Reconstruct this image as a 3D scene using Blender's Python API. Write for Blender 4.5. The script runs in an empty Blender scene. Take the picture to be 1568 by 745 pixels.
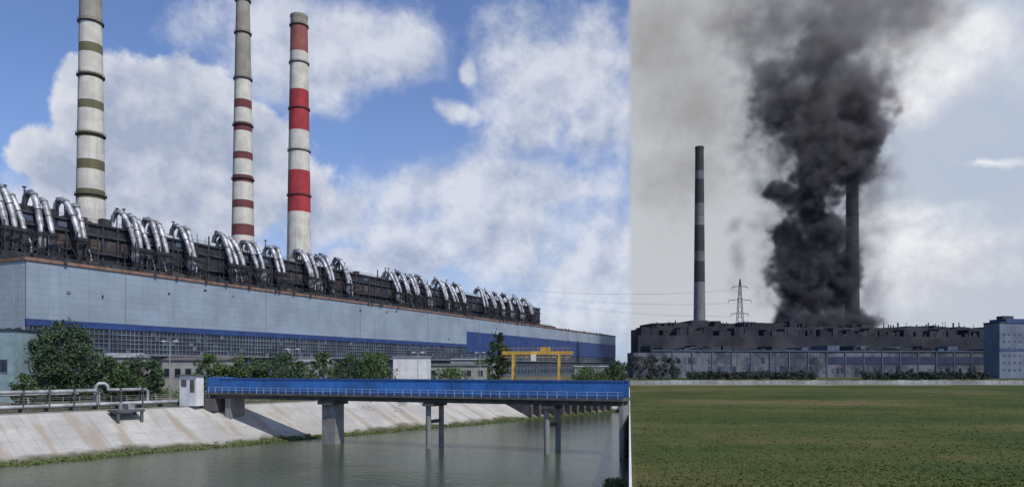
import bpy, math, random
import numpy as np
from mathutils import Vector, Matrix
random.seed(7); rng=np.random.default_rng(7)
F=1100.0; CX=784.0; HY=560.0
G=-7.2; W=-13.0
S=bpy.context.scene
def at(px,Y): return (px-CX)/F*Y
def zat(py,Y): return (HY-py)/F*Y

# ------------------------------------------------------------ node helpers
class NT:
    def __init__(s,t): s.t=t; s.n=t.nodes; s.l=t.links
    def put(s,sock,v):
        if isinstance(v,bpy.types.NodeSocket): s.l.new(v,sock)
        else: sock.default_value=v
    def m(s,op,a,b=None,c=None,clamp=False):
        n=s.n.new('ShaderNodeMath'); n.operation=op; n.use_clamp=clamp
        s.put(n.inputs[0],a)
        if b is not None: s.put(n.inputs[1],b)
        if c is not None: s.put(n.inputs[2],c)
        return n.outputs[0]
    def v(s,op,a,b=None):
        n=s.n.new('ShaderNodeVectorMath'); n.operation=op
        s.put(n.inputs[0],a)
        if b is not None: s.put(n.inputs[1],b)
        return n.outputs['Value'] if op in('LENGTH','DOT_PRODUCT') else n.outputs[0]
    def mix(s,f,a,b,typ='MIX'):
        n=s.n.new('ShaderNodeMix'); n.data_type='RGBA'; n.blend_type=typ
        s.put(n.inputs[0],f); s.put(n.inputs[6],a); s.put(n.inputs[7],b)
        return n.outputs[2]
    def noise(s,vec,scale,detail=4,rough=0.5,dist=0.0):
        n=s.n.new('ShaderNodeTexNoise'); s.put(n.inputs['Vector'],vec)
        n.inputs['Scale'].default_value=scale; n.inputs['Detail'].default_value=detail
        n.inputs['Roughness'].default_value=rough; n.inputs['Distortion'].default_value=dist
        return n.outputs[0]
    def mr(s,x,a,b,c=0.0,d=1.0,smooth=True):
        n=s.n.new('ShaderNodeMapRange'); n.interpolation_type='SMOOTHSTEP' if smooth else 'LINEAR'
        s.put(n.inputs[0],x)
        for i,k in enumerate((a,b,c,d)): s.put(n.inputs[i+1],k)
        return n.outputs[0]
def c4(c): return (c[0],c[1],c[2],1.0)

def mat(name,col,rough=0.8,metal=0.0,var=0.35,scale=0.4,streak=0.0,stcol=None,bump=0.0,bscale=3.0,
        panel=None,island=False,col2=None,spec=None):
    m=bpy.data.materials.new(name); m.use_nodes=True; t=NT(m.node_tree)
    b=t.n['Principled BSDF']
    tc=t.n.new('ShaderNodeTexCoord').outputs['Object']
    dark=tuple(c*(1-var) for c in col)
    f=t.mr(t.noise(tc,scale,6,0.6),0.35,0.65)
    c=t.mix(f,c4(dark),c4(col))
    if col2 is not None:
        c=t.mix(t.mr(t.noise(tc,scale*0.37,5,0.62),0.47,0.6),c,c4(col2))
    if streak>0:
        mp=t.v('MULTIPLY',tc,(1.0,1.0,0.06))
        f2=t.m('MULTIPLY',t.mr(t.noise(mp,0.9,5,0.6),0.5,0.72),streak)
        sc=stcol or tuple(x*0.35 for x in col)
        c=t.mix(f2,c,c4(sc))
    if panel:
        pw,ph,dk,axes=panel
        sep=t.n.new('ShaderNodeSeparateXYZ'); t.l.new(tc,sep.inputs[0])
        a=sep.outputs[axes[0]]; bb=sep.outputs[axes[1]]
        def line(x,p,w):
            fr=t.m('FRACT',t.m('DIVIDE',x,p)); return t.m('LESS_THAN',fr,w/p)
        ln=t.m('MAXIMUM',line(a,pw,0.12),line(bb,ph,0.10))
        c=t.mix(t.m('MULTIPLY',ln,dk),c,c4(tuple(x*0.3 for x in col)))
        ca=t.m('FLOOR',t.m('DIVIDE',a,pw)); cb=t.m('FLOOR',t.m('DIVIDE',bb,ph))
        cmb=t.n.new('ShaderNodeCombineXYZ'); t.l.new(ca,cmb.inputs[0]); t.l.new(cb,cmb.inputs[1])
        wn=t.n.new('ShaderNodeTexWhiteNoise'); t.l.new(cmb.outputs[0],wn.inputs[0])
        c=t.mix(t.m('MULTIPLY',wn.outputs['Value'],0.2),c,c4(tuple(x*0.55 for x in col)))
    if island:
        g=t.n.new('ShaderNodeNewGeometry')
        c=t.mix(g.outputs['Random Per Island'],c,c4(tuple(x*1.9 for x in col)))
    t.l.new(c,b.inputs['Base Color'])
    b.inputs['Roughness'].default_value=rough; b.inputs['Metallic'].default_value=metal
    if spec is not None: b.inputs['Specular IOR Level'].default_value=spec
    if bump>0:
        bn=t.n.new('ShaderNodeBump'); bn.inputs['Strength'].default_value=bump; bn.inputs['Distance'].default_value=0.3
        t.l.new(t.noise(tc,bscale,6,0.6),bn.inputs['Height']); t.l.new(bn.outputs[0],b.inputs['Normal'])
    return m

# ------------------------------------------------------------ mesh builder
class MB:
    def __init__(s): s.v=[];s.f=[];s.m=[];s.s=[]
    def add(s,vs,fs,mi=0,sm=False):
        o=len(s.v); s.v+= [tuple(v) for v in vs]
        for f in fs: s.f.append([i+o for i in f]); s.m.append(mi); s.s.append(sm)
    def box(s,x0,x1,y0,y1,z0,z1,mi=0):
        s.add([(x0,y0,z0),(x1,y0,z0),(x1,y1,z0),(x0,y1,z0),(x0,y0,z1),(x1,y0,z1),(x1,y1,z1),(x0,y1,z1)],
              [(0,3,2,1),(4,5,6,7),(0,1,5,4),(1,2,6,5),(2,3,7,6),(3,0,4,7)],mi)
    def beam(s,p,q,w,h,mi=0):
        p=Vector(p);q=Vector(q);d=(q-p).normalized()
        up=Vector((0,0,1)) if abs(d.z)<0.95 else Vector((0,1,0))
        a=d.cross(up).normalized()*w/2; b=a.cross(d).normalized()*h/2
        vs=[p-a-b,p+a-b,p+a+b,p-a+b,q-a-b,q+a-b,q+a+b,q-a+b]
        s.add(vs,[(0,1,2,3),(7,6,5,4),(0,4,5,1),(1,5,6,2),(2,6,7,3),(3,7,4,0)],mi)
    def tube(s,pts,rs,n=10,mi=0,caps=True,sm=True):
        pts=[Vector(p) for p in pts]
        if not hasattr(rs,'__len__'): rs=[rs]*len(pts)
        o=[];prev=None
        for i,p in enumerate(pts):
            a=pts[max(i-1,0)];b=pts[min(i+1,len(pts)-1)];d=(b-a).normalized()
            if prev is None:
                up=Vector((0,0,1)) if abs(d.z)<0.9 else Vector((1,0,0))
                u=d.cross(up).normalized()
            else: u=(prev-d*prev.dot(d)).normalized()
            prev=u; w=d.cross(u)
            for k in range(n):
                t=2*math.pi*k/n; o.append(p+(u*math.cos(t)+w*math.sin(t))*rs[i])
        fs=[]
        for i in range(len(pts)-1):
            for k in range(n):
                k2=(k+1)%n; fs.append((i*n+k,i*n+k2,(i+1)*n+k2,(i+1)*n+k))
        s.add(o,fs,mi,sm)
        if caps:
            s.add(o[:n],[tuple(range(n))[::-1]],mi); s.add(o[-n:],[tuple(range(n))],mi)
    def cyl(s,x,y,z0,z1,r0,r1=None,n=14,mi=0,caps=True):
        s.tube([(x,y,z0),(x,y,z1)],[r0,r1 if r1 is not None else r0],n,mi,caps)
    def obj(s,name,mats,parent=None,loc=(0,0,0),rz=0.0):
        me=bpy.data.meshes.new(name); me.from_pydata(s.v,[],s.f)
        for m in mats: me.materials.append(m)
        me.polygons.foreach_set('material_index',s.m); me.polygons.foreach_set('use_smooth',s.s); me.update()
        o=bpy.data.objects.new(name,me); S.collection.objects.link(o)
        o.location=loc; o.rotation_euler=(0,0,rz)
        if parent: o.parent=parent
        return o
def empty(name,loc=(0,0,0),rz=0.0):
    e=bpy.data.objects.new(name,None); S.collection.objects.link(e); e.location=loc; e.rotation_euler=(0,0,rz); e.empty_display_size=1; return e

# ------------------------------------------------------------ materials
M_pale=mat('pale_panel',(0.29,0.355,0.43),0.75,var=0.2,scale=0.08,streak=0.3,stcol=(0.16,0.18,0.20),panel=(6.0,1.8,0.35,(0,2)))
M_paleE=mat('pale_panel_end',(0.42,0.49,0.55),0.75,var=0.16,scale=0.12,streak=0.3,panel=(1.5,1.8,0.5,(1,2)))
M_blue=mat('blue_panel',(0.026,0.065,0.22),0.6,var=0.35,scale=0.2,streak=0.4,stcol=(0.07,0.09,0.14),panel=(6.0,1.8,0.4,(0,2)))
M_rust=mat('rust_coping',(0.27,0.16,0.12),0.85,var=0.4,scale=0.5)
M_roof=mat('bitumen_roof',(0.06,0.055,0.055),0.95)
M_glass=mat('window_glass',(0.035,0.05,0.07),0.25,var=0.6,scale=0.3)
M_mull=mat('window_frame',(0.22,0.25,0.31),0.6,var=0.5,scale=0.1)
M_lower=mat('lower_wall',(0.09,0.12,0.18),0.8,var=0.4,streak=0.5)
M_soot=mat('sooty_steel',(0.035,0.036,0.045),0.7,var=0.6,scale=0.25,streak=0.6,stcol=(0.09,0.07,0.06))
M_soot2=mat('dark_steel',(0.06,0.062,0.075),0.6,var=0.6,scale=0.4)
M_brown=mat('brown_wall',(0.10,0.075,0.065),0.85,var=0.5,scale=0.3,streak=0.4)
M_silver=mat('silver_duct',(0.52,0.53,0.56),0.52,0.45,var=0.65,scale=0.45,streak=0.5)
M_conc=mat('concrete',(0.27,0.26,0.24),0.9,var=0.3,scale=0.6,streak=0.4,bump=0.2)
M_cdark=mat('dark_concrete',(0.12,0.115,0.11),0.9,var=0.4,scale=0.6,streak=0.5)
M_white=mat('white_paint',(0.74,0.74,0.72),0.6,var=0.18,scale=0.5,streak=0.25)
M_bblue=mat('bridge_blue_paint',(0.035,0.17,0.50),0.55,var=0.4,scale=0.25,streak=0.5,stcol=(0.05,0.10,0.22))
M_yel=mat('yellow_paint',(0.62,0.38,0.06),0.5,var=0.3,streak=0.3)
M_pipe=mat('pipe_cladding',(0.42,0.43,0.44),0.55,0.2,var=0.5,scale=0.5,streak=0.3)
M_wire=mat('aluminium_wire',(0.20,0.21,0.23),0.6)
M_bark=mat('bark',(0.09,0.065,0.045),0.95)
M_leafA=mat('foliage',(0.045,0.080,0.022),0.7,var=0.5,scale=0.35,island=True)
M_leafB=mat('foliage_dark',(0.030,0.055,0.020),0.7,var=0.5,scale=0.35,island=True)
M_teal=mat('teal_cladding',(0.24,0.34,0.36),0.7,var=0.25,streak=0.3)
M_grey=mat('grey_render',(0.30,0.30,0.30),0.85,var=0.3,streak=0.4)

# ------------------------------------------------------------ terrain
d=Vector((0.657,0.754)).normalized(); nl=Vector((-d.y,d.x))
RK=0.163
T=Vector((RK*236.3,236.3)); LB=T-d*1500
RB=Vector((RK*LB.y,LB.y))

def ground_mat(name,stops,scale,bump=0.5,w=(0.66,0.24,0.10)):
    m=bpy.data.materials.new(name); m.use_nodes=True; t=NT(m.node_tree); b=t.n['Principled BSDF']
    tc=t.n.new('ShaderNodeTexCoord').outputs['Object']
    n1=t.noise(t.v('MULTIPLY',tc,(0.45,1,1)),scale,8,0.6); n2=t.noise(tc,scale*9,6,0.7); n3=t.noise(tc,scale*60,3,0.7)
    x=t.m('ADD',t.m('MULTIPLY',n1,w[0]),t.m('ADD',t.m('MULTIPLY',n2,w[1]),t.m('MULTIPLY',n3,w[2])))
    r=t.n.new('ShaderNodeValToRGB'); t.l.new(x,r.inputs[0])
    e=r.color_ramp.elements
    e[0].position=stops[0][0]; e[0].color=c4(stops[0][1]); e[1].position=stops[-1][0]; e[1].color=c4(stops[-1][1])
    for p,c in stops[1:-1]:
        k=e.new(p); k.color=c4(c)
    t.l.new(r.outputs[0],b.inputs['Base Color']); b.inputs['Roughness'].default_value=1.0
    b.inputs['Specular IOR Level'].default_value=0.1
    bn=t.n.new('ShaderNodeBump'); bn.inputs['Strength'].default_value=bump; bn.inputs['Distance'].default_value=0.4
    t.l.new(n2,bn.inputs['Height']); t.l.new(bn.outputs[0],b.inputs['Normal'])
    return m
M_field=ground_mat('field_grass',[(0.36,(0.024,0.038,0.011)),(0.45,(0.042,0.060,0.016)),(0.51,(0.064,0.078,0.022)),(0.55,(0.095,0.088,0.034)),(0.62,(0.13,0.105,0.055))],0.038,bump=0.3)
M_yard=ground_mat('yard_ground',[(0.36,(0.05,0.07,0.025)),(0.47,(0.09,0.09,0.05)),(0.6,(0.17,0.15,0.12))],0.05)
g=MB()
g.add([(-6000,-895,G),(LB.x,-895,G),(T.x,T.y,G),(T.x+978,6236,G),(-6000,6236,G)],[(0,1,2,3,4)],0)
g.add([(RB.x,-895,G),(6000,-895,G),(6000,6236,G),(T.x+978,6236,G),(T.x,T.y,G)],[(0,1,2,3,4)],1)
g.obj('ground',[M_yard,M_field])
r_=MB(); r_.add([(RK*274+.3,272,G+.004),(320,272,G+.004),(330,282,G+.004),(RK*282+.3,282,G+.004)],[(0,1,2,3)],0)
r_.obj('dirt_track',[mat('track_dirt',(0.30,0.29,0.25),1.0,var=0.4,scale=0.3,col2=(0.12,0.13,0.06),spec=0.1)])

m=bpy.data.materials.new('bank_concrete'); m.use_nodes=True; t=NT(m.node_tree); b=t.n['Principled BSDF']
tc=t.n.new('ShaderNodeTexCoord').outputs['Object']
sep=t.n.new('ShaderNodeSeparateXYZ'); t.l.new(tc,sep.inputs[0])
n1=t.noise(tc,0.12,7,0.65); n2=t.noise(tc,1.2,6,0.6)
c=t.mix(t.mr(n1,0.35,0.65),c4((0.37,0.355,0.33)),c4((0.50,0.485,0.45)))
c=t.mix(t.m('MULTIPLY',t.mr(n2,0.5,0.75),0.5),c,c4((0.30,0.28,0.25)))
st=t.noise(t.v('MULTIPLY',tc,(1.0,0.10,0.1)),0.35,5,0.6)
c=t.mix(t.m('MULTIPLY',t.mr(st,0.50,0.64),0.7),c,c4((0.31,0.24,0.16)))
def ln(x,p,w): return t.m('LESS_THAN',t.m('FRACT',t.m('DIVIDE',x,p)),w/p)
l=t.m('MAXIMUM',ln(sep.outputs[0],3.0,0.10),ln(sep.outputs[1],4.0,0.10))
c=t.mix(t.m('MULTIPLY',l,0.4),c,c4((0.16,0.15,0.13)))
ca=t.m('FLOOR',t.m('DIVIDE',sep.outputs[0],3.0)); cb_=t.m('FLOOR',t.m('DIVIDE',sep.outputs[1],4.0))
cm=t.n.new('ShaderNodeCombineXYZ'); t.l.new(ca,cm.inputs[0]); t.l.new(cb_,cm.inputs[1])
wn=t.n.new('ShaderNodeTexWhiteNoise'); t.l.new(cm.outputs[0],wn.inputs[0])
c=t.mix(t.m('MULTIPLY',wn.outputs['Value'],0.28),c,c4((0.28,0.27,0.245)))
low=t.m('ADD',sep.outputs[1],t.m('MULTIPLY',t.m('SUBTRACT',n1,0.5),9.0))
c=t.mix(t.mr(low,11.3,13.4),c,c4((0.085,0.085,0.045)))
t.l.new(c,b.inputs['Base Color']); b.inputs['Roughness'].default_value=0.95
bank=MB()
bank.add([(0,0,0),(1500,0,0),(1500,18,-7.45),(0,18,-7.45)],[(0,3,2,1)],0)
bank.box(0,1500,-0.6,0.0,-0.3,0.18,1)
ang=math.atan2(d.y,d.x); ang2=math.atan2(-d.y,-d.x)
bank.obj('canal_bank',[m,M_conc],loc=(T.x,T.y,G),rz=ang2)

m=bpy.data.materials.new('canal_water'); m.use_nodes=True; t=NT(m.node_tree); b=t.n['Principled BSDF']
tc=t.n.new('ShaderNodeTexCoord').outputs['Object']
c=t.mix(t.mr(t.noise(tc,0.03,4,0.5),0.4,0.6),c4((0.040,0.056,0.034)),c4((0.066,0.082,0.048)))
t.l.new(c,b.inputs['Base Color']); b.inputs['Roughness'].default_value=0.10; b.inputs['IOR'].default_value=1.24
bn=t.n.new('ShaderNodeBump'); bn.inputs['Strength'].default_value=0.6; bn.inputs['Distance'].default_value=0.12
h=t.m('ADD',t.noise(t.v('MULTIPLY',tc,(1.0,1.6,1)),0.9,5,0.6),t.m('MULTIPLY',t.noise(tc,0.15,3,0.5),1.2))
t.l.new(h,bn.inputs['Height']); t.l.new(bn.outputs[0],b.inputs['Normal'])
w=MB(); w.add([(LB.x,LB.y,W),(RB.x,RB.y,W),(T.x,T.y,W)],[(0,1,2)],0)
w.obj('canal_water',[m])

rd=Vector((RK,1,0)).normalized(); L=(T-RB).length
w=MB(); w.box(0,L,-0.16,0.0,-15-G,0.22,0)
w.obj('retaining_wall',[M_white],loc=(RB.x,RB.y,G),rz=math.atan2(rd.y,rd.x))

# ------------------------------------------------------------ foliage
def leaves(centers,radii,per,size,flat=0.8):
    cs=np.repeat(np.array(centers),per,axis=0); rs=np.repeat(np.array(radii),per)
    N=len(cs); v=rng.normal(size=(N,3)); v/=np.linalg.norm(v,axis=1)[:,None]
    p=cs+v*(rs*rng.uniform(0.35,1.05,N)**0.7)[:,None]*np.array([1,1,flat])
    a=rng.normal(size=(N,3)); a/=np.linalg.norm(a,axis=1)[:,None]
    bb=np.cross(a,rng.normal(size=(N,3))); bb/=np.linalg.norm(bb,axis=1)[:,None]
    sz=(size*rng.uniform(0.6,1.4,N))[:,None]
    V=np.stack([p-a*sz,p+bb*sz*0.6,p+a*sz,p-bb*sz*0.6],axis=1).reshape(-1,3)
    return V,np.arange(4*N).reshape(-1,4)
def leafobj(name,cen,rad,per,size,flat,material):
    V,Fc=leaves(cen,rad,per,size,flat)
    me=bpy.data.meshes.new(name); me.from_pydata(V.tolist(),[],Fc.tolist()); me.materials.append(material)
    o=bpy.data.objects.new(name,me); S.collection.objects.link(o); return o
def tree(name,x,y,h,wd,seed,leaf=0.35,crown_from=0.22,matl=None,clumps=60,per=60,z0=G,shape=1.0):
    r=random.Random(seed); b=MB()
    b.tube([(0,0,0),(r.uniform(-.1,.1)*wd*.3,0,h*0.3),(r.uniform(-.1,.1)*wd*.4,r.uniform(-.3,.3),h*0.75)],[h*0.025+0.05,h*0.018+.03,h*0.006+.01],8,0)
    cen=[];rad=[]
    for i in range(clumps):
        for _ in range(30):
            ux,uy,uz=r.uniform(-1,1),r.uniform(-1,1),r.uniform(-1,1)
            if ux*ux+uy*uy+uz*uz<1 and ux*ux+uy*uy+uz*uz>0.15: break
        zz=h*(crown_from+(1-crown_from)*(uz*0.5+0.5))*0.97
        k=1.0-0.35*shape*max(0,uz)
        cen.append((ux*wd/2*k,uy*wd/2*k,zz)); rad.append(wd*r.uniform(0.07,0.17))
        if i%6==0: b.tube([(0,0,h*r.uniform(.15,.5)),(cen[-1][0]*.5,cen[-1][1]*.5,zz*0.8),cen[-1]],[h*0.012+.02,h*.008+.01,0.02],5,0)
    V,Fc=leaves(cen,rad,per,leaf)
    o=len(b.v); b.v+= [tuple(q) for q in V]
    for f in Fc: b.f.append([int(i)+o for i in f]); b.m.append(1); b.s.append(False)
    return b.obj(name,[M_bark,matl or M_leafA],loc=(x,y,z0))
def T_px(name,px,py_top,wpx,Y,seed,**k):
    h=zat(py_top,Y)-G
    return tree(name,at(px,Y),Y,h,wpx/F*Y,seed,**k)
dk_=dict(leaf=0.24,crown_from=0.03)
T_px('deciduous_tree',98,494,106,150,1,clumps=130,per=85,leaf=0.28,crown_from=0.05,matl=M_leafB,shape=0.6)
T_px('deciduous_tree',166,545,54,150,2,clumps=70,per=60,matl=M_leafB,**dk_)
T_px('deciduous_tree',217,537,62,148,3,clumps=90,per=65,matl=M_leafB,**dk_)
T_px('leafy_bush',190,555,46,146,20,clumps=60,per=55,**dk_)
T_px('deciduous_tree',320,537,54,160,4,clumps=70,per=60,**dk_)
T_px('leafy_bush',378,539,60,165,5,clumps=70,per=60,**dk_)
T_px('deciduous_tree',425,534,78,168,6,clumps=95,per=65,matl=M_leafB,**dk_)
T_px('leafy_bush',352,550,46,163,16,clumps=50,per=60,matl=M_leafB,**dk_)
T_px('leafy_bush',460,552,40,170,17,clumps=50,per=60,**dk_)
T_px('leafy_bush',496,537,52,172,7,clumps=60,per=60,**dk_)
T_px('deciduous_tree',534,541,62,175,8,clumps=70,per=60,matl=M_leafB,**dk_)
T_px('deciduous_tree',574,534,68,176,9,clumps=90,per=60,**dk_)
T_px('poplar_tree',763,503,38,250,10,clumps=80,per=55,leaf=0.35,crown_from=0.03,matl=M_leafB,shape=0.9)
T_px('leafy_bush',738,545,36,240,18,clumps=50,per=50,**dk_)
T_px('leafy_bush',690,562,70,215,11,clumps=50,per=50,leaf=0.3,crown_from=0.03)
T_px('leafy_bush',905,560,60,285,12,clumps=50,per=50,leaf=0.35,crown_from=0.03)
T_px('deciduous_tree',945,552,40,300,19,clumps=50,per=50,leaf=0.35,crown_from=0.03,matl=M_leafB)
T_px('leafy_bush',40,572,50,135,13,clumps=40,per=50,leaf=0.25,crown_from=0.03)

cen=[];rad=[]
for i in range(620):
    px=random.uniform(20,960); Y=random.uniform(150,210)+max(0,px-600)*0.2
    cen.append((at(px,Y),Y,G+random.uniform(0.1,2.0))); rad.append(random.uniform(0.8,2.0))
leafobj('undergrowth',cen,rad,40,0.22,0.8,M_leafA)
cen=[];rad=[]
for i in range(1700):
    k=random.uniform(20,250)
    if k<120 and random.random()<0.4: continue
    wide=1.0 if k>150 else 0.5
    off=13.4+random.uniform(0,3.2)*wide*(0.6+0.5*math.sin(k*0.23))+random.gauss(0,0.5)
    p=T-d*k-nl*off
    zz=max(G-off*7.45/18,W+0.03)
    cen.append((p.x,p.y,zz+0.02)); rad.append(random.uniform(0.3,0.9))
M_reed=mat('waterline_grass',(0.085,0.115,0.028),0.8,var=0.5,scale=0.2,island=True,col2=(0.12,0.10,0.05))
leafobj('waterline_grass',cen,rad,28,0.13,0.35,M_reed)
leafobj('reed_clump',[(at(942,79)+random.gauss(0,.7),79+random.gauss(0,.8),W+0.2) for _ in range(25)],[0.5]*25,40,0.12,0.8,M_reed)
cen=[];rad=[]
for i in range(1500):
    Y=random.uniform(1000,1150); px=random.uniform(-200,1750)
    cen.append((at(px,Y),Y,G+random.uniform(1,11))); rad.append(random.uniform(4,8))
leafobj('distant_trees',cen,rad,16,2.2,0.8,M_leafB)
N=24000
Yf=43+ (rng.random(N)**1.6)*150; Xf=RK*Yf+0.5+rng.random(N)*(0.72-RK+0.05)*Yf
hh=rng.uniform(0.03,0.12,N); aa=rng.uniform(0,math.pi,N); ww=rng.uniform(0.04,0.10,N)
lx=rng.normal(0,0.12,N); ly=rng.normal(0,0.12,N)
V=np.stack([np.stack([Xf-np.cos(aa)*ww,Yf-np.sin(aa)*ww,np.full(N,G)],1),np.stack([Xf+np.cos(aa)*ww,Yf+np.sin(aa)*ww,np.full(N,G)],1),
   np.stack([Xf+lx,Yf+ly,G+hh],1)],1).reshape(-1,3)
M_gr=mat('field_grass_blades',(0.052,0.068,0.019),0.9,var=0.35,scale=0.05,island=True,col2=(0.085,0.085,0.033),spec=0.1)
me=bpy.data.meshes.new('field_grass'); me.from_pydata(V.tolist(),[],np.arange(3*N).reshape(-1,3).tolist()); me.materials.append(M_gr)
S.collection.objects.link(bpy.data.objects.new('field_grass',me))

# ------------------------------------------------------------ main power plant hall
A=Vector((-132.6,196.0)); sd=Vector((0.4158,0.9095)); td=Vector((-0.9095,0.4158))
RZ=math.atan2(sd.y,sd.x)
def s_at(px,tt):
    r=(px-CX)/F; P=A+td*tt; return (r*P.y-P.x)/(sd.x-r*sd.y)
plant=empty('power_plant_building',(A.x,A.y,G),RZ)
Z0=-G
LEN=565.0
def lz(z): return z+Z0
hall=MB()
sB=254.0; WB=3.6
hall.box(0,LEN,0.6,42,0,lz(28.6),0)
hall.box(0,sB,0,0.598,lz(13.0),lz(28.9),0)
hall.box(sB,LEN,0,0.598,lz(20.6),lz(28.9),0)
hall.box(0,sB,-0.05,0.598,lz(11.2),lz(12.997),1)
hall.box(sB,LEN,-0.05,0.598,lz(8.0),lz(20.597),1)
hall.box(0,LEN,0.05,0.598,0,lz(WB),2)
hall.box(-0.35,LEN+.3,-0.4,0.9,lz(28.903),lz(29.8),3)
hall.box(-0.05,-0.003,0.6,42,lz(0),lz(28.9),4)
hall.box(-0.35,0.297,0.9,42,lz(28.903),lz(29.8),3)
hall.box(0.6,LEN-.6,1.0,41.9,lz(28.603),lz(28.8),5)
hall.obj('hall_walls',[M_pale,M_blue,M_lower,M_rust,M_paleE,M_roof],plant)
win=MB()
win.box(0.2,LEN-0.2,0.42,0.597,lz(WB+.003),lz(11.197),0)
for zz in (WB+.1,5.2,6.8,8.0,9.5,11.0):
    win.box(0.1,LEN if zz<8 else sB,0.12,0.40,lz(zz),lz(zz+0.20),1)
s=0.3
while s<LEN-1:
    big=(int(s/1.5)%8==0)
    top=11.0 if s<sB else 7.95
    win.box(s,s+(0.7 if big else 0.16),0.10 if big else 0.2,0.41,lz(WB+.01),lz(top),1 if not big else 2)
    if random.random()<0.35:
        z0_=random.choice([3.8,5.4,7.0,8.2,9.7]); hh_=1.2
        if s<sB or z0_<7: win.box(s+.2,s+1.4,0.30,0.415,lz(z0_),lz(z0_+hh_),random.choice([1,2,2]))
    s+=1.5
win.obj('window_band',[M_glass,M_mull,M_lower],plant)
dt=MB()
dt.box(0,LEN,-1.2,-0.01,lz(WB-.35),lz(WB-.05),0)
for s in np.arange(30,LEN,60): dt.tube([(s,-0.12,lz(13)),(s,-0.12,lz(28.6))],0.07,6,0)
for s in np.arange(4,LEN,6): dt.box(s,s+3.6,-0.03,0.04,lz(-5.0),lz(-2.0),2); dt.box(s,s+4.6,-0.03,0.04,lz(-0.5),lz(2.2),2)
for i in range(40):
    s=random.uniform(5,LEN-20)
    dt.box(s,s+0.8,-0.9,-0.1,lz(28.91),lz(29.0+random.uniform(0.8,1.6)),1)
for i in range(26):  # small vents and lamps on the big wall
    s=random.uniform(5,LEN-20); z_=random.uniform(14.5,27)
    dt.box(s,s+random.uniform(.4,1.2),-0.28,-0.003,lz(z_),lz(z_+random.uniform(.4,1.0)),random.choice([0,1]))
for yy in np.arange(2,40,4.5):
    for zz in (-4,2,8): dt.box(-0.12,-0.053,yy,yy+2.6,lz(zz),lz(zz+2.6),2)
dt.obj('facade_details',[M_conc,M_soot2,M_glass],plant)

boil=MB()
BE=471.0
boil.box(-40,BE,42.01,82,lz(20),lz(50.5),0)
boil.box(-40,BE,30,42.0,lz(28.81),lz(35.5),0)
boil.box(-40,BE,41.2,42.005,lz(46.5),lz(47.3),1)
boil.box(-40,BE,40.6,42.006,lz(40.2),lz(40.7),1)
boil.box(-40,BE+.5,41.3,82.5,lz(50.503),lz(51.3),1)
for s in np.arange(-38,BE,6.0): boil.box(s,s+0.7,41.4,42.003,lz(35.6),lz(50.4),1)
for s in np.arange(-36,BE-6,6.0):
    if random.random()<0.55: boil.box(s+0.2,s+3.8,41.9,42.004,lz(42),lz(45.5),2)
    if random.random()<0.35: boil.box(s+0.2,s+3.8,41.88,42.006,lz(48),lz(50.2),3)
for i in range(150):
    s=random.uniform(-38,BE-3); y=random.uniform(42,60); w_=random.uniform(.8,5); h_=random.uniform(0.6,3.0)
    boil.box(s,s+w_,y,y+w_*0.7,lz(51.31),lz(51.3+h_),random.choice([0,1,2]))
for i in range(70):
    s=random.uniform(-38,BE-3); boil.cyl(s,random.uniform(42,50),lz(51.3),lz(53+random.uniform(0,4)),random.uniform(0.1,0.45),n=8,mi=1)
for s in np.arange(-40,BE,3.0): boil.box(s,s+0.1,41.35,41.45,lz(51.31),lz(52.5),1)
boil.box(-40,BE,41.36,41.44,lz(52.45),lz(52.56),1); boil.box(-40,BE,41.37,41.43,lz(51.9),lz(51.98),1)
for s in np.arange(-40,BE,3.0): boil.box(s,s+0.12,30.1,30.22,lz(35.51),lz(36.7),1)
boil.box(-40,BE,30.11,30.2,lz(36.6),lz(36.72),1)
for i in range(260):
    s=random.uniform(-38,BE-4); y=random.uniform(23,29.5); w_=random.uniform(.8,4); h_=random.uniform(2.0,6.5)
    boil.box(s,s+w_,y,y+2,lz(28.81),lz(29+h_),random.choice([0,1,0,2]))
boil.obj('boiler_house',[M_soot,M_soot2,M_brown,M_lower],plant)

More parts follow.
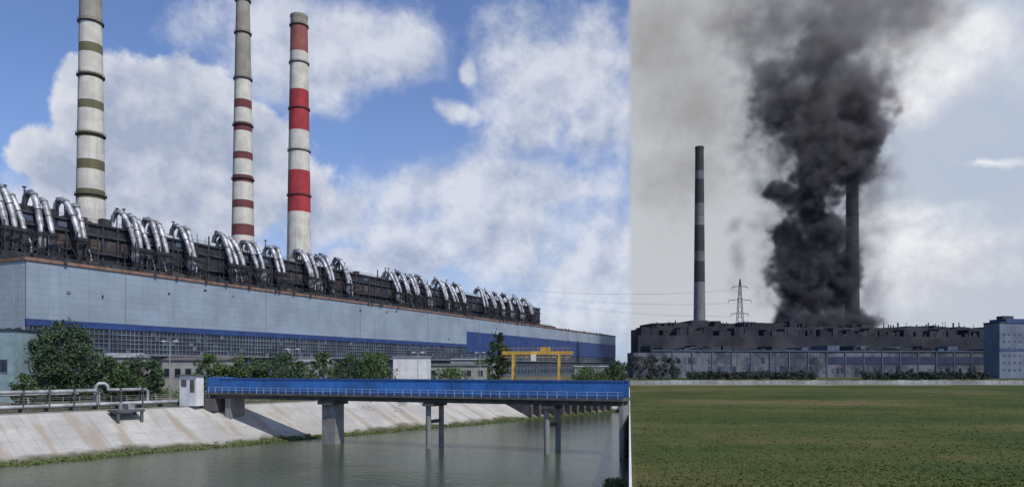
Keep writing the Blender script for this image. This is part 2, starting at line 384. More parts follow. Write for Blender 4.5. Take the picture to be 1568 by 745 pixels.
duct=MB(); cyc=MB()
groups=[10,62,112,205,240,284,352,388,422,470,498,526,602,617,632,648,676,690,704,738,751,764,777,793,808]
for gi,px in enumerate(groups):
    s0=s_at(px,41)
    near = px<560
    offs=[[-1.7,1.5],[-3.0,-0.1,2.9],[-1.5,1.6]][(gi*2+1)%3] if near else [-1.6,1.8]
    for oi,o in enumerate(offs):
        r=random.uniform(0.95,1.15)
        dz=random.uniform(-1.2,0.8); sk=random.uniform(-0.6,1.6); ex=random.uniform(-0.8,0.8)
        s=s0+o; zb=43.5
        path=[(s-sk,47.0,lz(53.5+dz)),(s-sk,46.2,lz(55.6+dz)),(s-sk*.9,45.0,lz(56.9+dz)),(s-sk*.8,43.4,lz(57.1+dz)),(s-sk*.6,41.7,lz(56.0+dz)),(s-sk*.4,40.4-ex*.4,lz(53.8+dz)),
              (s-sk*.1,39.2-ex*.7,lz(50.9+dz)),(s+sk*.2,38.0-ex,lz(47.6+dz*.5)),(s+sk*.3,37.0-ex,lz(zb+.5))]
        duct.tube(path,[r*.8,r*.95,r,r,r,r,r*.98,r*.92,r*.8],12,0)
        for i in (2,4,6):
            p=Vector(path[i]);q=Vector(path[i+1]);dd=(q-p).normalized()
            duct.tube([p-dd*0.13,p+dd*0.13],r*1.12,12,1)
        x=s+sk*.3; y=37.0-ex
        cyc.cyl(x,y,lz(zb-.6),lz(zb+.6),1.85,n=14,mi=1)
        cyc.cyl(x,y,lz(38.8),lz(zb-.6),1.3,1.45,n=14,mi=random.choice([0,0,2]))
        cyc.cyl(x,y,lz(35.5),lz(38.8),0.6,1.3,n=12,mi=0)
        cyc.cyl(x,y,lz(29),lz(35.5),0.5,n=8,mi=0)
        cyc.tube([(x+1.4,y-1.5,lz(29)),(x+1.4,y-1.5,lz(40.0+random.uniform(-4,3))),(x+1.0,y+1,lz(44))],0.3,8,random.choice([0,1,2]))
        hs=57.8+random.uniform(-1.5,1.5)
        duct.cyl(s-1.5,44.4,lz(51.3),lz(hs),0.22,n=8,mi=1); duct.cyl(s-1.5,44.4,lz(hs),lz(hs+0.3),0.7,0.7,n=10,mi=1)
    a,b_=s0+offs[0]-2.0,s0+offs[-1]+2.2
    for sx in (a,b_):
        for yy in (33.6,39.5):
            cyc.box(sx,sx+.35,yy,yy+.35,lz(28.9),lz(45.5),1)
        cyc.beam((sx+.2,33.8,lz(36.5)),(sx+.2,39.6,lz(44)),0.2,0.2,1)
    for zz in (37.5,41.8):
        cyc.box(a,b_,33.4,34.6,lz(zz),lz(zz+0.2),1)
        cyc.box(a,b_,33.42,33.5,lz(zz+1.1),lz(zz+1.2),1)
        for sx in np.arange(a,b_,1.5): cyc.box(sx,sx+.08,33.43,33.49,lz(zz+.2),lz(zz+1.1),1)
    cyc.beam((a,33.6,lz(30)),(b_,33.6,lz(38)),0.2,0.2,1); cyc.beam((b_,33.6,lz(30)),(a,33.6,lz(38)),0.2,0.2,1)
duct.obj('exhaust_ducts',[M_silver,M_soot2],plant)
cyc.obj('cyclone_separators',[M_soot2,M_soot,M_pipe],plant)

# ------------------------------------------------------------ chimneys
def chim_mat(n,c,st=0.45): return mat(n,c,0.85,var=0.25,scale=0.15,streak=st,stcol=tuple(x*0.45 for x in c))
C_w=chim_mat('chimney_white',(0.66,0.63,0.55)); C_r=chim_mat('chimney_red',(0.40,0.04,0.05)); C_dr=chim_mat('chimney_dusty_red',(0.30,0.10,0.085))
C_c=chim_mat('chimney_concrete',(0.34,0.31,0.26)); C_o=chim_mat('chimney_olive',(0.15,0.14,0.075)); C_b=chim_mat('chimney_dark_red',(0.17,0.05,0.05))
C_k=chim_mat('chimney_soot',(0.045,0.04,0.045)); C_g=chim_mat('chimney_grey',(0.15,0.145,0.15)); C_p=chim_mat('chimney_pale',(0.20,0.20,0.205))
C_ring=chim_mat('chimney_platform_steel',(0.07,0.06,0.055))
def chimney(px,Y,topy,bands,rings,dia_top,dia_ref,yref,mats,rs=1.0):
    X=at(px,Y); zt=zat(topy,Y)-G; zr=zat(yref,Y)-G
    def rad(z):
        k=(zt-z)/(zt-zr); return (dia_top+(dia_ref-dia_top)*k)/2*(1+max(0,0.10*(zr-z)/zr))
    b=MB(); n=36
    edges=[(zat(p,Y)-G,mi) for p,mi in bands]
    zs=[e[0] for e in edges]+[0.0]
    for i,(z,mi) in enumerate(edges):
        z2=zs[i+1]; k=max(1,int((z-z2)/12))
        pts=[(0,0,z2+(z-z2)*j/k) for j in range(k+1)]
        b.tube(pts,[rad(q[2]) for q in pts],n,mi,caps=False)
    r=rad(zt); b.tube([(0,0,zt-3),(0,0,zt-1.0)],[r*1.0,r*1.07],n,edges[0][1],caps=False)
    b.tube([(0,0,zt-1.0),(0,0,zt)],[r*1.07,r*1.07],n,edges[0][1],caps=False)
    b.tube([(0,0,zt),(0,0,zt+0.01)],[r*1.07,r*0.85],n,edges[0][1],caps=False)
    b.tube([(0,0,zt),(0,0,zt-8)],[r*0.85,r*0.85],n,len(mats)-1,caps=False)
    for p in rings:
        z=zat(p,Y)-G; rr=rad(z); dk=len(mats)-1; e_=0.75*rs
        b.tube([(0,0,z-0.7*rs),(0,0,z-0.25)],[rr*1.01,rr+e_],n,dk,caps=False)
        b.tube([(0,0,z-0.25),(0,0,z)],[rr+e_+.1,rr+e_+.1],n,dk,caps=True)
        for kk in range(24):
            a=2*math.pi*kk/24; cx_,cy_=math.cos(a)*(rr+e_),math.sin(a)*(rr+e_); b.box(cx_-.04,cx_+.04,cy_-.04,cy_+.04,z,z+1.2,dk)
        for hz in (0.6,1.15):
            b.tube([((rr+e_)*math.cos(2*math.pi*q/24),(rr+e_)*math.sin(2*math.pi*q/24),z+hz) for q in range(25)],0.045,4,dk,caps=False)
    la=-2.2
    zz=[0,zt*0.5,zt-1]; b.tube([((rad(q)+.3)*math.cos(la),(rad(q)+.3)*math.sin(la),q) for q in zz],0.12,5,len(mats)-1)
    return b.obj('factory_chimney',mats,loc=(X,Y,G))
chimney(458,455.9,25,[(25,3),(41,2),(82,0),(140,1),(202,0),(263,1),(326,0)],[41,98,168,232,300],10.4,15.0,385,[C_w,C_r,C_dr,C_c,C_ring],.8)
chimney(372,412.6,-60,[(-60,1),(100,1),(122,0),(155,2),(168,0),(190,2),(203,0),(235,2),(246,0),(270,2),(281,0),(308,2),(320,0),(345,2),(362,0)],
        [2,52,122,193,275],6.6,12.3,355,[C_w,C_c,C_b,C_ring],.9)
chimney(139,327.6,-110,[(-110,1),(36,0),(70,2),(84,0),(115,2),(122,0),(157,2),(170,0),(205,2),(213,0),(247,2),(262,0),(292,2),(306,0)],
        [36,118,208,300],8.0,11.6,300,[C_w,C_c,C_o,C_ring],.9)
chimney(1071,520,225,[(225,0),(262,2),(275,0),(312,2),(332,1),(345,0),(385,2),(400,0),(432,1)],[],6.0,8.3,485,[C_k,C_p,C_g,C_k],0.4)
chimney(1305,562,236,[(236,0),(300,1),(330,0),(380,1),(430,0)],[330],8.4,10.8,490,[C_g,chim_mat('chimney_warm_grey',(0.19,0.175,0.175)),C_k],0.3)

# ------------------------------------------------------------ right hand (distant) plant
P0=Vector((83,500)); rz2=math.radians(8)
p2=empty('power_plant_building',(P0.x,P0.y,G),rz2)
K_dark=mat('dark_hazed_wall',(0.026,0.030,0.039),0.9,var=0.5,scale=0.08,col2=(0.045,0.046,0.054))  # dark albedo holds sunlit fronts as silhouette; low contrast stands in for haze
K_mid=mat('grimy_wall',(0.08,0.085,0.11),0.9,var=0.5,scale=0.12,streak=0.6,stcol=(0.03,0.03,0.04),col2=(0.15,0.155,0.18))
K_mid2=mat('dark_hazed_steel',(0.042,0.045,0.054),0.9,var=0.5,scale=0.2)  # roof boxes: silhouette darkness and haze put into the base colour
K_blue=mat('distant_blue_panel',(0.03,0.042,0.10),0.8,var=0.4,scale=0.1)
b=MB(); LL=480
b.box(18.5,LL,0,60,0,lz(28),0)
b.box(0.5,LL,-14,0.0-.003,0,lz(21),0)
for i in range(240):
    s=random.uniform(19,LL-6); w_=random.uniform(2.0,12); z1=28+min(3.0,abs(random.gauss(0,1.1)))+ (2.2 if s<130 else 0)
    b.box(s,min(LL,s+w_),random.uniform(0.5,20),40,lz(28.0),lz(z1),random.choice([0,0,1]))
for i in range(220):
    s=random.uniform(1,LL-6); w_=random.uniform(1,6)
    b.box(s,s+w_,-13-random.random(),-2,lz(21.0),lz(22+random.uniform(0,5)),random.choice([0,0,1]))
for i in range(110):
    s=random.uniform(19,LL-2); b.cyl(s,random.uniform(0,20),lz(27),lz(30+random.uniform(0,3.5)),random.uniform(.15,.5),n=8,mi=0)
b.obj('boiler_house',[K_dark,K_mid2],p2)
b=MB()
b.box(-5,LL+40,-58,-14.1,0,lz(9.2),0)
b.box(-17,-5.003,-58,-46,0,lz(8.2),0)
b.box(-5.3,LL+40.3,-58.6,-57.8,lz(9.203),lz(9.9),1)
b.box(110,LL+40,-58.25,-58.003,lz(1.2),lz(6.0),2)
for s in np.arange(-4,LL+38,3.2):
    if random.random()<0.7: b.box(s,s+random.choice([1.6,2.4,2.4]),-58.2,-58.004,lz(-4.6),lz(random.choice([-0.2,-1.5])),random.choice([3,3,1]))
    if s<106 and random.random()<0.5: b.box(s,s+2.4,-58.2,-58.004,lz(1.6),lz(5.6),3 if random.random()<.5 else 1)
for s in np.arange(-5,LL+38,12.8): b.box(s,s+.7,-58.5,-58.001,0.1,lz(9.19),1)
for i in range(110):
    s=random.uniform(-4,LL); b.box(s,s+random.uniform(2,10),-50,-30,lz(9.2),lz(9.5+random.uniform(.5,4)),random.choice([1,4,4]))
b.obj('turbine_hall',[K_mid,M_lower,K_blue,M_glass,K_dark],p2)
bx,by=at(1497,436),436
blk=empty('blue_office_building',(bx,by,G),math.radians(8))
b=MB()
b.box(4,64,-12,0,0,lz(25.4),0); b.box(8,64.3,-12.4,0,lz(25.403),lz(28),2)
b.box(3.7,8,-12.3,0,lz(25.403),lz(26.2),1)
b.box(24,64,-12.25,-12.003,lz(4),lz(25.3),2)
b.box(4,24,-12.2,-12.003,lz(9),lz(10.2),2)
for zz in np.arange(-3,22,4.2):
    for xx in np.arange(6,22,3.6): b.box(xx,xx+1.8,-12.1,-12.003,lz(zz),lz(zz+1.4),3)
b.box(10,17,-8,-3,lz(28.003),lz(30),1)
b.obj('block_walls',[mat('office_pale',(0.16,0.19,0.25),0.8,var=0.3,scale=0.1,streak=.4),M_soot2,mat('office_blue',(0.05,0.085,0.20),0.8),M_lower],blk)
b=MB(); Yw=283
s=0
while s<330:
    b.box(s,s+2.9,0,0.12,0,1.6+random.uniform(-.15,.15),0); b.box(s+2.9,s+3.1,-0.06,0.2,0,1.8,1); s+=3.1
M_fw=mat('fence_whitewash',(0.40,0.42,0.40),0.8,var=0.5,scale=0.08,streak=0.6)
b.obj('concrete_fence',[M_fw,M_conc],loc=(RK*Yw+0.5,Yw,G))
cen=[];rad=[]
for i in range(800):
    px=random.uniform(968,1560)
    Y=random.uniform(380,425)
    hmax=3.2 if px>1040 else 12
    if px>1040 and math.sin(px*0.05)+math.sin(px*0.021)>0.5: continue
    cen.append((at(px,Y),Y,G+random.uniform(0.3,hmax))); rad.append(random.uniform(1.0,2.2))
M_dk=mat('foliage_far_dark',(0.018,0.027,0.018),0.9,var=0.4,island=True)
leafobj('tree_belt',cen,rad,28,0.6,0.8,M_dk)

# ------------------------------------------------------------ pylon + wires
def pylon(px,Y,topy,name='electricity_pylon'):
    h=zat(topy,Y)-G; b=MB(); bw=h*0.13
    def wdt(z): return bw*(1-z/h)*0.9+0.5
    n=10; prev=None
    for i in range(n+1):
        z=h*(i/n)*0.98; w_=wdt(z)/2
        c=[(-w_,-w_,z),(w_,-w_,z),(w_,w_,z),(-w_,w_,z)]
        if prev:
            for k in range(4):
                b.beam(prev[k],c[k],.36,.36); b.beam(prev[k],c[(k+1)%4],.2,.2); b.beam(c[k],c[(k+1)%4],.2,.2)
        prev=c
    arms=[]
    for zz,aw in ((0.62,8),(0.76,10.5),(0.9,7)):
        z=h*zz
        for sg in(-1,1):
            b.beam((0,0,z+1.6),(sg*aw,0,z),.3,.3); b.beam((0,0,z),(sg*aw,0,z),.3,.3)
            b.tube([(sg*aw,0,z),(sg*aw,0,z-2.2)],0.22,6); arms.append((sg*aw,z-2.2))
    b.obj(name,[M_soot2],loc=(at(px,Y),Y,G)); return at(px,Y),Y,[(a,z+G) for a,z in arms]
X_,Y_,arms=pylon(1133,660,424)
wr=MB()
for a,z in arms:
    p=Vector((X_+a,Y_,z)); q=Vector(((A+sd*455+td*60).x+a*0.8,(A+sd*455+td*60).y,50+ (z-20)*0.35))
    pts=[]
    for i in range(25):
        u=i/24; v=p.lerp(q,u); v.z-=9*4*u*(1-u)*0.5; pts.append(v)
    wr.tube(pts,0.05,4,0,caps=False)
wr.obj('power_lines',[M_wire])

# ------------------------------------------------------------ bridge
B0=Vector((-53.0,130.0)); B1=Vector((RK*104-0.05,104.0)); bd=(B1-B0); BL=bd.length; bd.normalize(); rb=math.atan2(bd.y,bd.x)
br=empty('canal_bridge',(B0.x,B0.y,0),rb)
b=MB()
b.box(-1,BL-.3,-2.4,2.4,-5.05,-4.65,0)
b.box(-0.5,BL-.5,-1.7,-1.2,-5.75,-5.053,1); b.box(-.5,BL-.5,1.2,1.7,-5.75,-5.053,1)
b.box(-1,BL-.3,-2.75,-2.403,-5.0,-4.72,0)
b.obj('deck',[M_cdark,M_cdark],br)
b=MB()
for y in (-1.9,1.9):
    b.box(2.0,BL-.35,y-0.05,y+0.05,-4.3,-2.3,0)
    b.box(2.0,BL-.35,y-0.16,y+0.16,-2.3,-2.12,1)
    b.box(2.0,BL-.35,y-0.14,y+0.14,-4.64,-4.303,1)
    for s in np.arange(2.3,BL-.5,3.0):
        b.box(s,s+0.09,y-0.10,y-0.053,-4.3,-2.302,0)
b.obj('girder_panels',[M_bblue,mat('bridge_trim',(0.03,0.09,0.26),0.5,var=.3)],br)
b=MB()
for s in np.arange(0,BL-.5,1.5):
    b.box(s,s+0.08,-2.66,-2.58,-4.72,-3.75,0)
b.box(0,BL-.4,-2.65,-2.60,-3.75,-3.69,0); b.box(0,BL-.4,-2.65,-2.60,-4.2,-4.15,0)
b.obj('railing',[mat('railing_steel',(0.38,0.47,0.60),0.5,0.1)],br)
b=MB()
b.box(-4.6,-0.8,-4.6,-2.9,G+.2,-1.7,0); b.box(-4.9,-0.5,-4.9,-2.6,-1.697,-1.5,1); b.box(-2.2,-1.2,-4.66,-4.603,-4.6,-2.4,1)
b.box(-4.2,-3.0,-4.66,-4.603,-3.6,-2.4,1); b.box(-0.79,1.9,-2.2,1.5,-4.646,-2.0,2)
b.obj('gate_booth',[M_white,M_cdark,M_bblue],br)
def u_at(px): r=(px-CX)/F; return (r*B0.y-B0.x)/(bd.x-r*bd.y)
b=MB()
u=u_at(510); b.box(u-1.3,u+1.3,-1.3,1.3,-16,-6.4,0); b.box(u-1.5,u+1.5,-2.3,2.3,-6.4,-5.753,1)
for px in (666,846):
    u=u_at(px)
    for yy in (-1.4,1.4):
        b.cyl(u-0.45 if yy<0 else u+0.45,yy,-16,-6.3,0.42,n=16,mi=0)
    b.box(u-1.0,u+1.0,-2.4,2.4,-6.3,-5.753,1)
    b.box(u-0.3,u+0.3,-1.1,1.1,-9.0,-8.5,1)
b.box(BL-0.9,BL-.32,-2.3,2.3,-16,-5.753,0)
b.box(-2.5,1.4,-2.8,2.8,-8.0,-5.753,1); b.box(3,4.2,-1.8,1.8,-11,-5.753,0)
b.obj('piers',[M_conc,M_cdark],br)

p=Vector((at(838,185),188)); it=empty('water_intake_structure',(p.x,p.y,0),ang)
b=MB(); b.box(-12,26,-4,6,-8.3,-7.5,0)
for s in np.arange(-11.5,26,3.2): b.box(s,s+0.8,-4.2,5,-15,-8.303,1)
for s in np.arange(-12,26,2): b.box(s,s+.08,-3.9,-3.8,-7.5,-6.4,1)
b.box(-12,26,-3.9,-3.82,-6.4,-6.3,1)
b.box(-12,26,3,5.9,-15,-8.31,1)
b.obj('intake_deck',[M_cdark,M_cdark],it)

# ------------------------------------------------------------ pipeline
pl=empty('pipeline',(T.x,T.y,0),ang2)
b=MB()
def k_at(px,off):
    P=T+nl*off; r=(px-CX)/F; return (P.x-r*P.y)/(d.x-r*d.y)
ke,k0=k_at(372,3),k_at(-60,3); kL=k_at(228,3); kM=k_at(158,3)
b.tube([(ke,-3,-6.3),(k0,-3,-6.3)],0.36,12,0)
b.tube([(ke+2,-4.2,-6.35),(k0,-4.2,-6.35)],0.3,12,0)
b.tube([(kL,-3.6,-6.6),(kL,-3.6,-4.3),(kL+.4,-3.6,-4.0),(kM-1.6,-3.6,-4.0),(kM-.9,-3.6,-3.9),(kM-.9,-3.6,-3.3),(kM-.4,-3.6,-2.9),(kM+.5,-3.6,-2.9),(kM+.9,-3.6,-3.3),(kM+.9,-3.6,-6.0)],0.28,12,0)
b.tube([(kM+.9,-2.6,-6.3),(kM+.9,-2.6,-4.4),(kM+1.3,-2.6,-4.0),(k0,-2.6,-4.0)],0.3,12,0)
b.tube([(kM+3.5,-3.5,-4.5),(k0,-3.5,-4.5)],0.16,8,0)
for s in np.arange(ke+1,k0,3.5):
    b.box(s,s+.25,-4.6,-2.4,-7.1,-6.7,1)
    if s>kL:
        b.box(s,s+.16,-2.5,-2.3,-7.19,-4.3,1); b.box(s,s+.16,-4.0,-3.8,-7.19,-4.3,1); b.box(s,s+.16,-4.1,-2.2,-4.5,-4.32,1)
        b.box(s-.05,s+.25,-2.65,-2.15,-4.33,-3.7,1)
b.obj('pipes',[M_pipe,M_cdark],pl)
kk=k_at(190,-2)
b=MB(); b.box(-2.2,2.2,-1.2,2.2,-0.35,0,0)
for x in (-2,1.6):
    for y in (-1,1.7): b.box(x,x+.4,y,y+.4,-2.2,-.353,0)
b.box(-1.2,-0.2,-.6,.6,0.003,0.9,1); b.cyl(.8,.2,0.003,1.1,0.3,mi=1)
pp=T-d*kk-nl*2.5
b.obj('valve_platform',[M_cdark,M_pipe],loc=(pp.x,pp.y,G+0.2),rz=ang2)
b=MB(); ke2,k02=k_at(600,9),k_at(-40,9)
for s in np.arange(ke2,k02,2.5): b.box(s,s+.1,-9.05,-8.95,G,G+2.1,0)
for zz in (0.3,0.8,1.3,1.7,2.0): b.box(ke2,k02,-9.02,-8.98,G+zz,G+zz+.04,0)
b.obj('wire_fence',[M_pipe],loc=(T.x,T.y,0),rz=ang2)

# ------------------------------------------------------------ yard buildings
def shed(name,px0,px1,topy,Y,dep,wall,roof,rz=0.0,pitch=0.0,win_n=4,wz=(1.2,2.6)):
    x0=at(px0,Y);wd=at(px1,Y)-x0;h=zat(topy,Y)-G
    e=empty(name,(x0,Y,G),rz); b=MB()
    b.box(0,wd,0,dep,0,h-.3,0)
    if pitch>0:
        b.add([(-.3,-.4,h-.3),(wd+.3,-.4,h-.3),(wd+.3,dep+.4,h-.3),(-.3,dep+.4,h-.3),(-.3,dep/2,h-.3+pitch),(wd+.3,dep/2,h-.3+pitch)],
              [(0,1,5,4),(2,3,4,5),(0,4,3),(1,2,5),(0,3,2,1)],1)
    else: b.box(-.25,wd+.25,-.3,dep+.3,h-.297,h,1)
    b.obj('walls_and_roof',[wall,roof],e)
    b=MB()
    for i in range(win_n):
        xx=wd*(i+.5)/win_n-.7
        b.box(xx,xx+1.4,-.05,-.004,wz[0],wz[1],0); b.box(xx-.08,xx,-.09,-.003,wz[0]-.1,wz[1]+.1,1); b.box(xx+1.4,xx+1.48,-.09,-.003,wz[0]-.1,wz[1]+.1,1)
        b.box(xx-.08,xx+1.48,-.12,-.004,wz[0]-.2,wz[0]-.1,1)
    b.box(wd*.5-.5,wd*.5+.5,-.06,-.005,0,2.1,2)
    b.obj('windows_and_door',[M_glass,M_mull,M_soot2],e)
M_roofg=mat('grey_roof',(0.30,0.31,0.33),0.7)
M_cream=mat('cream_render',(0.34,0.33,0.30),0.85,var=.25,streak=.4)
shed('teal_service_building',-40,21,503,142,9,M_teal,M_soot2,win_n=2,wz=(6,8.5))
shed('service_shed',150,205,545,178,8,M_grey,M_roofg,pitch=1.2,wz=(5,7))
shed('service_shed',248,345,549,178,9,M_cream,M_cdark,pitch=0.8,win_n=6,wz=(4.6,6.6))
shed('service_shed',440,500,552,190,9,M_grey,M_roofg,pitch=0.8,wz=(4.5,6.3))
shed('white_kiosk_building',602,654,545,198,9,M_white,M_roofg,win_n=0)
shed('service_shed',655,745,558,235,9,M_cream,M_cdark,pitch=0.7,win_n=5,wz=(4,5.8))
shed('service_shed',690,770,549,260,9,M_grey,M_roofg,pitch=0.5,win_n=5,wz=(5,7))
shed('service_shed',880,935,560,300,9,M_grey,M_roofg,pitch=0.5,win_n=4)

gx,gy=at(824,232),235.0
gc=empty('yellow_gantry_crane',(gx,gy,G),math.radians(-8)); b=MB()
H=zat(537,232)-G
for yy in (-1.4,1.4):
    b.box(-11.5,11.5,yy-.3,yy+.3,H-1.1,H,0)
for x in (-8,7):
    for yy in (-1,1):
        b.beam((x,yy*3,0.4),(x,yy*1.4,H-1),.6,.6,0)
    b.box(x-.3,x+.3,-3.6,3.6,0.1,0.6,0); b.box(x-.2,x+.2,-2.2,2.2,H*.5,H*.5+.3,0)
    b.beam((x,-2.9,1),(x,2.0,H*.5),.25,.25,0)
b.box(1.0,4.0,-1.7,1.7,H+.003,H+1.3,0); b.box(-2,-.4,-2.6,-1.72,H-3.2,H-1.1,1)
for s in np.arange(-11,11.4,1.6): b.box(s,s+.08,-1.75,-1.71,H-.2,H+1.0,0)
b.box(-11.5,11.5,-1.75,-1.71,H+1.0,H+1.08,0)
b.tube([(2.5,0,H),(2.5,0,H-6)],.06,5,2); b.box(2.1,2.9,-.3,.3,H-6.8,H-6,2)
for s in np.arange(-11,11,2.2):
    b.beam((s,-1.4,H-1.0),(s+1.1,-1.4,H-2.0),.14,.14,0); b.beam((s+1.1,-1.4,H-2.0),(s+2.2,-1.4,H-1.0),.14,.14,0)
b.box(-11,11,-1.5,-1.3,H-2.1,H-1.95,0)
b.obj('crane_frame',[M_yel,M_white,M_soot2],gc)

def lamp(px,Y,topy):
    h=zat(topy,Y)-G; b=MB(); b.tube([(0,0,0),(0,0,h)],[.14,.08],8,0)
    for sg in (-1,1):
        b.tube([(0,0,h-.2),(sg*.5,0,h+.1),(sg*1.0,0,h+.15)],.05,6,0); b.box(sg*1.2-.4,sg*1.2+.4,-.18,.18,h+.05,h+.28,1)
    b.box(-.2,.2,-.2,.2,0,.5,0)
    b.obj('street_lamp',[M_pipe,M_white],loc=(at(px,Y),Y,G))
lamp(260,150,523); lamp(640,190,540); lamp(448,170,535); lamp(735,225,540)

# ------------------------------------------------------------ smoke
YS=560.0
def make_smoke():
    ng=bpy.data.node_groups.new('smoke_volume','GeometryNodeTree')
    ng.interface.new_socket('Geometry',in_out='OUTPUT',socket_type='NodeSocketGeometry')
    t=NT(ng); out=t.n.new('NodeGroupOutput')
    pos=t.n.new('GeometryNodeInputPosition').outputs[0]
    wob=t.n.new('ShaderNodeTexNoise'); wob.inputs['Scale'].default_value=0.022; wob.inputs['Detail'].default_value=3
    t.l.new(pos,wob.inputs['Vector'])
    off=t.v('MULTIPLY',t.v('SUBTRACT',wob.outputs['Color'],(0.5,0.5,0.5)),(26.0,26.0,30.0))
    p=t.v('ADD',pos,off)
    def blobsum(blobs,sc=1.25):
        acc=None
        for px,py,rx,rz,dy,ry in blobs:
            k=YS/F
            cv=(at(px,YS),YS+dy,zat(py,YS)); rv=(1/(rx*k*sc),1/(ry*sc),1/(rz*k*sc))
            dd=t.v('LENGTH',t.v('MULTIPLY',t.v('SUBTRACT',p,cv),rv))
            v=t.m('SUBTRACT',1.0,dd)
            acc=v if acc is None else t.m('SMOOTH_MAX',acc,v,0.12)
        return acc
    dense=[
     (1240,500,50,26,-10,18),(1212,440,28,45,-5,16),(1238,430,30,70,-4,18),(1278,425,28,60,-8,14),(1218,375,28,45,0,16),(1262,370,30,50,-4,16),
     (1243,310,30,60,0,18),(1240,245,36,55,-4,20),(1280,235,42,60,-10,22),(1197,180,44,44,-5,22),(1245,170,50,50,0,24),(1300,150,44,60,-5,26),
     (1188,125,36,36,0,20),(1258,95,56,46,-5,26),(1318,200,26,55,-10,22),(1195,290,26,22,0,12),(1190,500,14,26,-8,10),(1300,500,26,22,-14,12)]
    thin=[(1300,270,44,60,-16,18),(1328,290,28,60,-14,16),(1300,380,38,100,-16,12),(1320,465,28,40,-16,12),(1290,40,140,70,0,30),(1400,15,70,50,0,24),
     (1190,40,90,60,0,26),(1300,-50,170,60,0,34),(1345,110,46,70,0,20),(1175,352,40,14,0,10),(1168,282,28,22,0,12),(1130,400,14,40,0,14),(1122,350,16,18,0,12),(1330,440,14,26,-10,12),
     (1240,180,100,140,0,34),(1240,400,70,120,0,24)]
    n=t.noise(pos,0.072,8,0.64)
    nn=t.m('SUBTRACT',n,0.5)
    sp=t.n.new('ShaderNodeSeparateXYZ'); t.l.new(pos,sp.inputs[0])
    x=t.m('ADD',blobsum(dense),t.m('MULTIPLY',nn,3.0))
    dn=t.mr(x,0.05,0.70)
    hgt=t.mr(sp.outputs[2],110.0,250.0,0.30,0.05)
    dn=t.m('MULTIPLY',dn,hgt)
    x2=t.m('ADD',blobsum(thin),t.m('MULTIPLY',nn,2.8))
    d2=t.m('MULTIPLY',t.mr(x2,-0.1,1.1),0.042)
    dn=t.m('ADD',dn,d2)
    vc=t.n.new('GeometryNodeVolumeCube')
    t.l.new(dn,vc.inputs['Density'])
    vc.inputs['Min'].default_value=(150,510,-6); vc.inputs['Max'].default_value=(380,610,320)
    vc.inputs['Resolution X'].default_value=190; vc.inputs['Resolution Y'].default_value=70; vc.inputs['Resolution Z'].default_value=270
    sm=t.n.new('GeometryNodeSetMaterial'); t.l.new(vc.outputs[0],sm.inputs[0])
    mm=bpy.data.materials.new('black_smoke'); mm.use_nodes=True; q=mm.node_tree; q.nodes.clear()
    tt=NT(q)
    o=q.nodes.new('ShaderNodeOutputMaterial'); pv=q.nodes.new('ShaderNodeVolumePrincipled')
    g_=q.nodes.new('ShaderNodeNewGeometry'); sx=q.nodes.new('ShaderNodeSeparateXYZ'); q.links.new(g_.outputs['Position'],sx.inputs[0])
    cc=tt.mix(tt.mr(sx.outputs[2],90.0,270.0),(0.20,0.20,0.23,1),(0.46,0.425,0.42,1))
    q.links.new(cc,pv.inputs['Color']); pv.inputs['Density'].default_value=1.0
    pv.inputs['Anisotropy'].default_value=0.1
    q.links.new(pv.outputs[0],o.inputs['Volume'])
    try: mm.cycles.volume_step_rate=2.5
    except Exception as e: print(e)
    sm.inputs['Material'].default_value=mm
    t.l.new(sm.outputs[0],out.inputs[0])
    me=bpy.data.meshes.new('smoke_plume'); me.from_pydata([(200,560,0)],[],[]); me.materials.append(mm)
    ob=bpy.data.objects.new('smoke_plume',me); S.collection.objects.link(ob)
    md=ob.modifiers.new('smoke','NODES'); md.node_group=ng
make_smoke()

# ------------------------------------------------------------ world
SK=0.10
wd=bpy.data.worlds.new('World'); S.world=wd; wd.use_nodes=True
t=NT(wd.node_tree); bg=t.n['Background']
sunv=Vector((0.50,-0.55,0)).normalized(); el=math.radians(50)
sky=t.n.new('ShaderNodeTexSky'); sky.sky_type='NISHITA'; sky.sun_disc=False
sky.sun_elevation=el; sky.sun_rotation=math.atan2(sunv.x,sunv.y); sky.altitude=200; sky.air_density=1.0; sky.dust_density=0.6; sky.ozone_density=2.0
dirv=t.n.new('ShaderNodeTexCoord').outputs['Generated']
sp=t.n.new('ShaderNodeSeparateXYZ'); t.l.new(dirv,sp.inputs[0])
yy=t.m('MAXIMUM',sp.outputs[1],0.05)
u=t.m('DIVIDE',sp.outputs[0],yy); v=t.m('DIVIDE',sp.outputs[2],yy)
cb=t.n.new('ShaderNodeCombineXYZ'); t.l.new(u,cb.inputs[0]); t.l.new(v,cb.inputs[1]); uv=cb.outputs[0]
wn=t.n.new('ShaderNodeTexNoise'); wn.inputs['Scale'].default_value=7.0; wn.inputs['Detail'].default_value=5; t.l.new(dirv,wn.inputs['Vector'])
uvw=t.v('ADD',uv,t.v('MULTIPLY',t.v('SUBTRACT',wn.outputs['Color'],(.5,.5,.5)),(0.15,0.13,0)))
def field(bl,vec):
    acc=None
    for px,py,rx,ry in bl:
        cvec=((px-CX)/F,(HY-py)/F,0); rr=(F/(rx*1.25),F/(ry*1.25),0)
        dd=t.v('LENGTH',t.v('MULTIPLY',t.v('SUBTRACT',vec,cvec),rr)); q=t.m('SUBTRACT',1.0,dd)
        acc=q if acc is None else t.m('SMOOTH_MAX',acc,q,0.12)
    return acc
cum=[(95,255,75,45),(175,185,70,80),(285,165,90,75),(365,235,75,75),(250,300,200,70)]
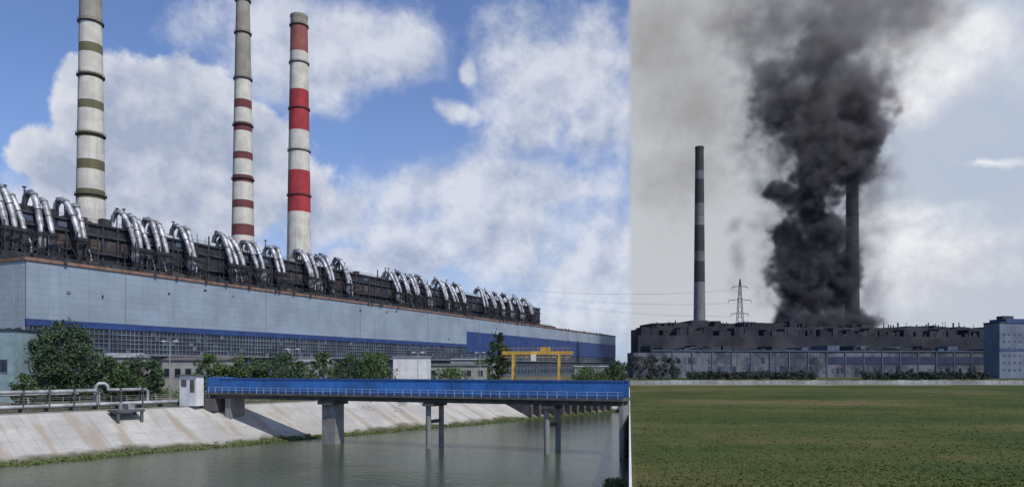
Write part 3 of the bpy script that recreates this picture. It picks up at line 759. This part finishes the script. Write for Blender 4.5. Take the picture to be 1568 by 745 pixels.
soft=[(470,70,160,75),(590,80,70,55),(400,30,120,55),(860,110,110,110),(800,190,55,60),(920,210,80,70),(690,300,120,50),(820,300,150,60),
      (760,365,220,70),(900,410,160,80),(600,395,150,30),(480,340,90,50),(690,165,36,18),(730,100,20,22),(800,490,320,50),(-20,330,80,60)]
right=[(1430,110,110,60),(1500,50,90,50),(1390,160,70,40),(1440,400,200,80),(1400,335,120,34),(1510,255,44,8)]
grey=[(1000,50,110,110),(1070,180,90,110),(1050,275,90,70),(1150,120,60,80),(1290,10,150,60),(1130,30,90,60)]
nz=t.noise(dirv,8.0,10,0.62,0.0); nz2=t.noise(t.v('ADD',dirv,(-0.012,0.0,0.020)),8.0,6,0.58,0.0)
fine=t.noise(dirv,14.0,8,0.6,0.0)
rel=t.m('MULTIPLY',t.m('SUBTRACT',nz,nz2),4.0)
fc=field(cum,uvw); fs=field(soft,uvw); fr=field(right,uvw); fg=field(grey,uvw)
xc=t.m('ADD',fc,t.m('MULTIPLY',t.m('SUBTRACT',nz,0.48),1.7))
mc=t.mr(xc,0.0,0.24)
ms=t.mr(t.m('ADD',fs,t.m('MULTIPLY',t.m('SUBTRACT',nz,0.47),2.2)),-0.12,0.75,0,0.88)
M=t.m('MAXIMUM',mc,ms)
def K(r,g,b_): return (r/SK,g/SK,b_/SK,1)
shade=t.m('ADD',t.m('ADD',0.68,rel),t.m('ADD',t.m('MULTIPLY',t.m('SUBTRACT',fine,0.5),0.5),t.m('MULTIPLY',t.m('MAXIMUM',xc,0.0),-0.55)),None,True)
ccol=t.mix(shade,K(0.37,0.43,0.57),K(0.72,0.745,0.82))
skyL=t.mix(1.0,sky.outputs[0],(0.94,1.04,1.36,1),'MULTIPLY')
skyL=t.mix(t.mr(v,0.0,0.50,0.5,0.08),skyL,K(0.31,0.43,0.69))
left=t.mix(M,skyL,ccol)
hz=t.mix(t.mr(u,0.25,0.62),K(0.52,0.545,0.57),K(0.46,0.53,0.66))
hz=t.mix(t.m('MULTIPLY',t.mr(fine,0.35,0.65),0.3),hz,K(0.57,0.60,0.64))
hz=t.mix(t.mr(v,0.0,0.28,0.6,0.0),hz,K(0.58,0.60,0.65))
mr_=t.mr(t.m('ADD',fr,t.m('MULTIPLY',t.m('SUBTRACT',nz,0.5),1.8)),-0.15,0.9)
rc=t.mix(t.m('ADD',t.m('ADD',0.5,rel),t.mr(v,0.15,0.35,-.2,.5,False),None,True),K(0.58,0.60,0.66),K(0.86,0.87,0.90))
rt=t.mix(mr_,hz,rc)
mg=t.mr(t.m('ADD',fg,t.m('MULTIPLY',t.m('SUBTRACT',nz,0.5),2.6)),-0.1,1.3,0,0.8)
rt=t.mix(mg,rt,K(0.30,0.292,0.295))
side=t.m('MULTIPLY',t.mr(u,0.158,0.170),t.m('GREATER_THAN',sp.outputs[1],0.05))
fin=t.mix(side,left,rt)
t.l.new(fin,bg.inputs['Color']); bg.inputs['Strength'].default_value=SK
try: wd.cycles.sampling_method='MANUAL'; wd.cycles.sample_map_resolution=512
except Exception as e: print(e)

sun=bpy.data.lights.new('sun','SUN'); sun.energy=3.3; sun.angle=math.radians(0.5); sun.color=(1.0,0.955,0.88)
so=bpy.data.objects.new('sun',sun); S.collection.objects.link(so)
dv=Vector((sunv.x*math.cos(el),sunv.y*math.cos(el),math.sin(el))); so.rotation_euler=dv.to_track_quat('Z','Y').to_euler()

cam=bpy.data.cameras.new('camera'); cam.sensor_width=36; cam.lens=F/1568*36; cam.shift_y=187.5/1568; cam.clip_end=20000; cam.clip_start=0.5
co=bpy.data.objects.new('camera',cam); S.collection.objects.link(co); co.rotation_euler=(math.radians(90),0,0); S.camera=co
S.view_settings.view_transform='Standard'; S.view_settings.look='None'; S.view_settings.exposure=0
